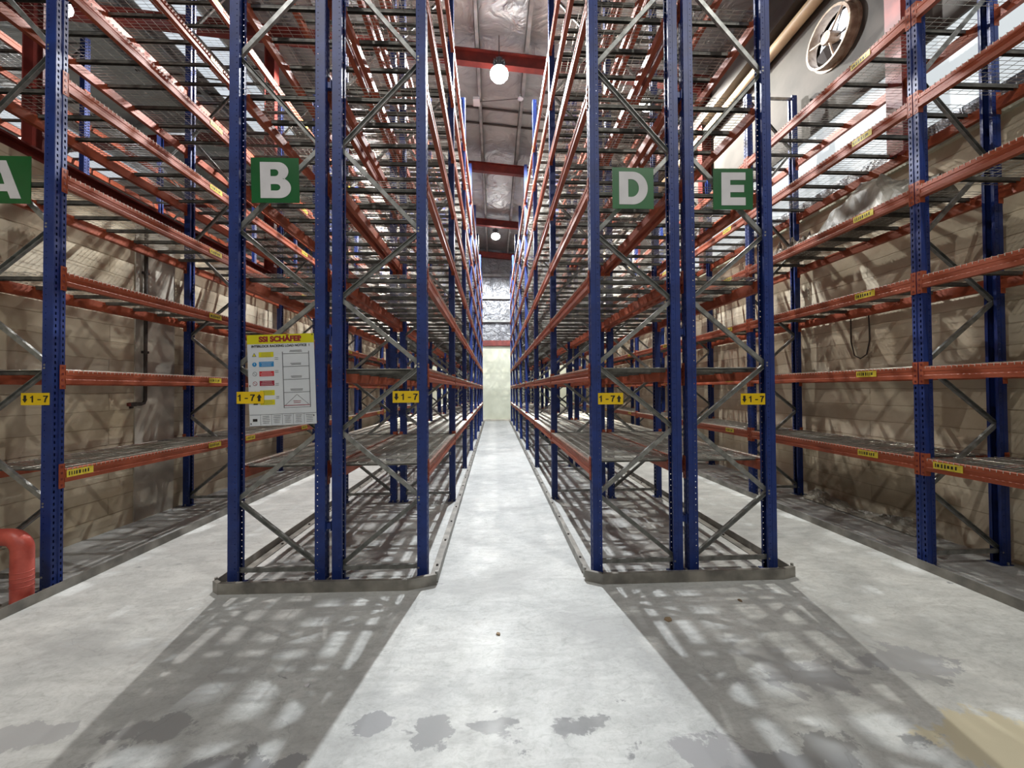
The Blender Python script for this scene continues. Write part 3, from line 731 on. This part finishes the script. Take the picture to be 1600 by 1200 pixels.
for x in (dx0, dx1): pb(x, (dz0 + dz1) / 2, .006, dz1 - dz0 + .02, M_pgrey)
for i in range(4):
    z = dz1 - .008 - i * .107; pb((dx0 + dx1) / 2, z, dx1 - dx0, .004, M_pgrey); lines((dx0 + dx1) / 2, z + .026, .11, 2, .010, M_pgrey, .004); lines(-.038, z - .03, .034, 2, .014, M_pgrey, .003)
pb((dx0 + dx1) / 2, dz0 + .01, dx1 - dx0, .005, M_pmar); pb((dx0 + dx1) / 2, dz0 - .008, dx1 - dx0, .003, M_pgrey)
xm = (dx0 + dx1) / 2
for s_ in (-1, 1): pr.box((xm + s_ * .048, -.0028, dz0 + .056), (.125, .001, .0024), M_pgrey, Matrix.Rotation(R(42 * s_), 3, 'Y'))
lines(xm, dz0 + .045, .07, 2, .014, M_pmar, .004)
pb(0, -BH / 2 + .092, BW, .003, M_pgrey)
for i in range(6):
    x = -BW / 2 + .045 + i * .088
    if i: lines(x, -BH / 2 + .078, .062, 5, .014, M_pgrey, .003)
    if i < 5: pb(x + .044, -BH / 2 + .048, .0015, .085, M_pgrey)
pr.box((-BW / 2 + .045, -.003, -BH / 2 + .048), (.036, .001, .022), M_black)
for x, z in ((BW / 2 - .012, BH / 2 - .01), (BW / 2 - .02, -BH / 2 + .07), (-BW / 2 + .012, BH / 2 - .42), (-BW / 2 + .012, -BH / 2 + .02)): pr.box((x, -.003, z), (.008, .001, .012), M_black)
ob('printing', pr.mesh('notice_printing'), nb)

# ------------------------------------------------------------------ red hoop barrier
e = empty('pipe_barrier', (-3.60, 3.21, 0)); tag(e, 'bent red pipe barrier bolted to the floor at the left end', 'barrier')
m = MB(); pts = [(0, 0, .008), (0, 0, .40)] + [(-.10 + .10 * math.cos(R(a)), 0, .40 + .10 * math.sin(R(a))) for a in range(10, 91, 10)] + [(-.52, 0, .50)]
pts += [(-.52 - .10 * math.sin(R(a)), 0, .40 + .10 * math.cos(R(a))) for a in range(10, 91, 10)] + [(-.62, 0, .008)]
m.tube(pts, .063, M_redpipe, 20, cap=False)
for z in (.13, .17, .2, .24): m.tube([(0, 0, z), (0, 0, z + .006)], .0645, M_redpipe, 20)
ob('hoop_pipe', m.mesh('hoop_pipe', smooth=True), e)
for xx in (0, -.62):
    m = MB(); m.box((xx, 0, .006), (.22, .2, .012), M_rail)
    for a in (-.08, .08):
        for b_ in (-.07, .07): m.tube([(xx + a, b_, .012), (xx + a, b_, .03)], .01, M_galv, 6)
    ob('foot_plate', m.mesh('foot_plate'), e)

# ------------------------------------------------------------------ exhaust fan
e = empty('exhaust_fan', (WR, FY, FZ)); tag(e, 'round exhaust fan with daylight behind its blades, high in the right wall', 'fan')
m = MB(); n = 36
prof = [(FR + .05, -.03), (FR + .05, .0), (FR - .0, .0), (FR - .01, -.14), (FR + .02, -.14), (FR + .02, -.03)]
for i in range(n):
    a0, a1 = 2 * math.pi * i / n, 2 * math.pi * (i + 1) / n
    for p, q in zip(prof, prof[1:] + prof[:1]):
        m.quad([(p[1], p[0] * math.cos(a0), p[0] * math.sin(a0)), (p[1], p[0] * math.cos(a1), p[0] * math.sin(a1)), (q[1], q[0] * math.cos(a1), q[0] * math.sin(a1)), (q[1], q[0] * math.cos(a0), q[0] * math.sin(a0))], M_fanw)
ob('ring', m.mesh('fan_ring', smooth=False), e)
for k in range(5):
    t = R(72 * k + 20); m = MB()
    P = []
    for rr, wd, tw in ((.05, .04, 50), (.14, .075, 40), (.25, .09, 30), (.31, .05, 25)):
        for s_ in (-1, 1):
            v = Vector((math.sin(R(tw)) * wd * s_, math.cos(R(tw)) * wd * s_, rr)); v = Matrix.Rotation(t, 3, 'X') @ v; P.append(v + Vector((-.02, 0, 0)))
    for i in range(3): m.quad([P[2 * i], P[2 * i + 1], P[2 * i + 3], P[2 * i + 2]], M_dark)
    ob('blade', m.mesh('fan_blade', solid=.006), e)
m = MB(); m.tube([(-.16, 0, 0), (.0, 0, 0)], .08, M_fanw, 16); ob('motor', m.mesh('fan_motor'), e)
m = MB()
for a in (15, 135, 255): 
    m.tube([(-.12, 0, 0), (-.12, FR * math.cos(R(a)), FR * math.sin(R(a)))], .013, M_fanw, 8)
ob('motor_bracket', m.mesh('motor_bracket'), e)

# small white box and cable under the roof
e = empty('ceiling_junction_box', (-.40, 9.8, roofz(-.4) - .24)); tag(e, 'small white box under a roof purlin beyond the nearest centre aisle lamp', 'junction box')
m = MB(); m.mm((-.08, -.13, -.03), (.08, .13, .03), M_board); ob('box', m.mesh('junction_box'), e)
m = MB(); m.tube([(.08, 0, 0), (.5, -.1, -.03), (1.05, -.25, -.08)], .008, M_dark, 6); ob('cable', m.mesh('junction_cable'), e)
m = MB(); m.lathe([(.0, .0), (.06, .0), (.07, -.03), (.04, -.06), (.001, -.065)], M_board, (1.08, -.25, -.06), 16); m.tube([(1.08, -.25, -.06), (1.08, -.25, .03)], .02, M_board, 8); ob('smoke_detector', m.mesh('smoke_detector'), e)

# ------------------------------------------------------------------ standpipe on the left wall
e = empty('drop_pipe', (WL + .052, 5.2, 0)); tag(e, 'dark brown vertical pipe with elbow and valve on the left wall', 'pipe')
m = MB(); m.tube([(0, 0, 3.85), (0, 0, 1.50), (0, -.02, 1.46), (0, -.06, 1.45), (0, -.16, 1.45)], .02, M_dark, 12)
for z in (2.1, 3.1): m.box((-.005, 0, z), (.04, .07, .03), M_dark)
ob('pipe', m.mesh('drop_pipe'), e)
m = MB(); m.tube([(0, -.13, 1.45), (0, -.22, 1.45)], .026, M_dark, 12); m.tube([(0, -.19, 1.45), (0, -.19, 1.40)], .022, M_dark, 10); m.tube([(0, -.22, 1.47), (0, -.22, 1.43)], .022, M_rust, 12)
ob('valve', m.mesh('pipe_valve'), e)
# cable loop hanging on the right wall
m = MB(); m.tube([(WR - .03, 4.75, 2.55), (WR - .03, 4.74, 2.2), (WR - .035, 4.78, 2.02), (WR - .04, 4.86, 1.97), (WR - .035, 4.95, 2.02), (WR - .03, 5.0, 2.2), (WR - .03, 5.0, 2.56)], .008, M_dark, 6)
tag(ob('hanging_cable', m.mesh('hanging_cable')), 'thin dark cable hanging in a loop on the right wall', 'cable')

# ------------------------------------------------------------------ crumpled sheets
def crumple(name, nx, ny, fn, mat, label, cat='plastic sheet', solid=0.0):
    m = MB(); V = [[fn(i / nx, j / ny) for j in range(ny + 1)] for i in range(nx + 1)]
    for i in range(nx):
        for j in range(ny): m.quad([V[i][j], V[i + 1][j], V[i + 1][j + 1], V[i][j + 1]], mat)
    tag(ob(name, m.mesh(name, smooth=False)), label, cat)
def nz(x, y, z, s_): return noise.fractal(Vector((x * s_, y * s_, z * s_)), 1.0, 2.0, 4)
def sh1(u, v):
    y = 3.6 + 1.5 * u; top = LVF[3] + .085
    prof_ = math.sin(math.pi * min(1, max(0, v)))
    x = 4.02 + .48 * v + .04 * nz(u * 6, v * 3, 0, 1); z = top + prof_ * (.40 + .24 * nz(u * 3, v * 2, 2, 1)) * (.35 + .65 * math.sin(math.pi * min(1, u * 1.1 + .05)))
    return (x, y, max(z, top))
crumple('plastic_sheet', 36, 22, sh1, M_sheet, 'crumpled grey plastic sheet lying on the fourth deck of the right wall rack')
def sh2(u, v):
    y = 5.22 + .55 * u; top = LVF[3] + .085
    z = top + math.sin(math.pi * v) * (.18 + .22 * nz(u * 5, v * 4, 5, 1)); return (4.1 + .4 * v + .05 * nz(u * 5, v * 5, 9, 1), y, max(z, top))
crumple('plastic_sheet', 26, 22, sh2, M_bag, 'dark crumpled sheet on the right wall rack behind sign E')
def sh3(u, v):
    y = 4.05 + 1.55 * u; k = 1 - v
    x = WR - .20 * k - .05 - .03 * abs(nz(u * 9, v * 5, 1, 1)); z = .012 + .13 * v * (.6 + .4 * math.sin(u * 7 + 1)) + .04 * nz(u * 8, v * 4, 3, 1) * (v > .02)
    return (min(x, WR - .035), y, max(z, .012))
crumple('plastic_sheet', 48, 18, sh3, M_sheet, 'crumpled plastic sheet heaped on the floor along the foot of the right wall')
# small litter
def chip(x, y, sz, mat, label, cat):
    m = MB(); V = [(x + sz * random.uniform(.5, 1) * math.cos(a), y + sz * random.uniform(.5, 1) * math.sin(a)) for a in [k * 1.05 for k in range(6)]]
    m.prism(V, 'z', .0005, .008, mat); tag(ob('floor_chip', m.mesh('floor_chip')), label, cat)
chip(-.02 + 3.72 * .5, 2.93, .022, M_wood, 'small dark chip of debris on the bare floor of the right aisle', 'debris')
chip(1.20, 2.72, .035, M_wood, 'small brown clod in the rack shadow under sign E', 'debris')
chip(-1.02, 2.22, .016, M_white, 'tiny white paper scrap in the rack shadow under sign B', 'debris')
chip(.02, 2.62, .018, M_wood, 'small brown bump of residue in the middle of the centre aisle', 'debris')
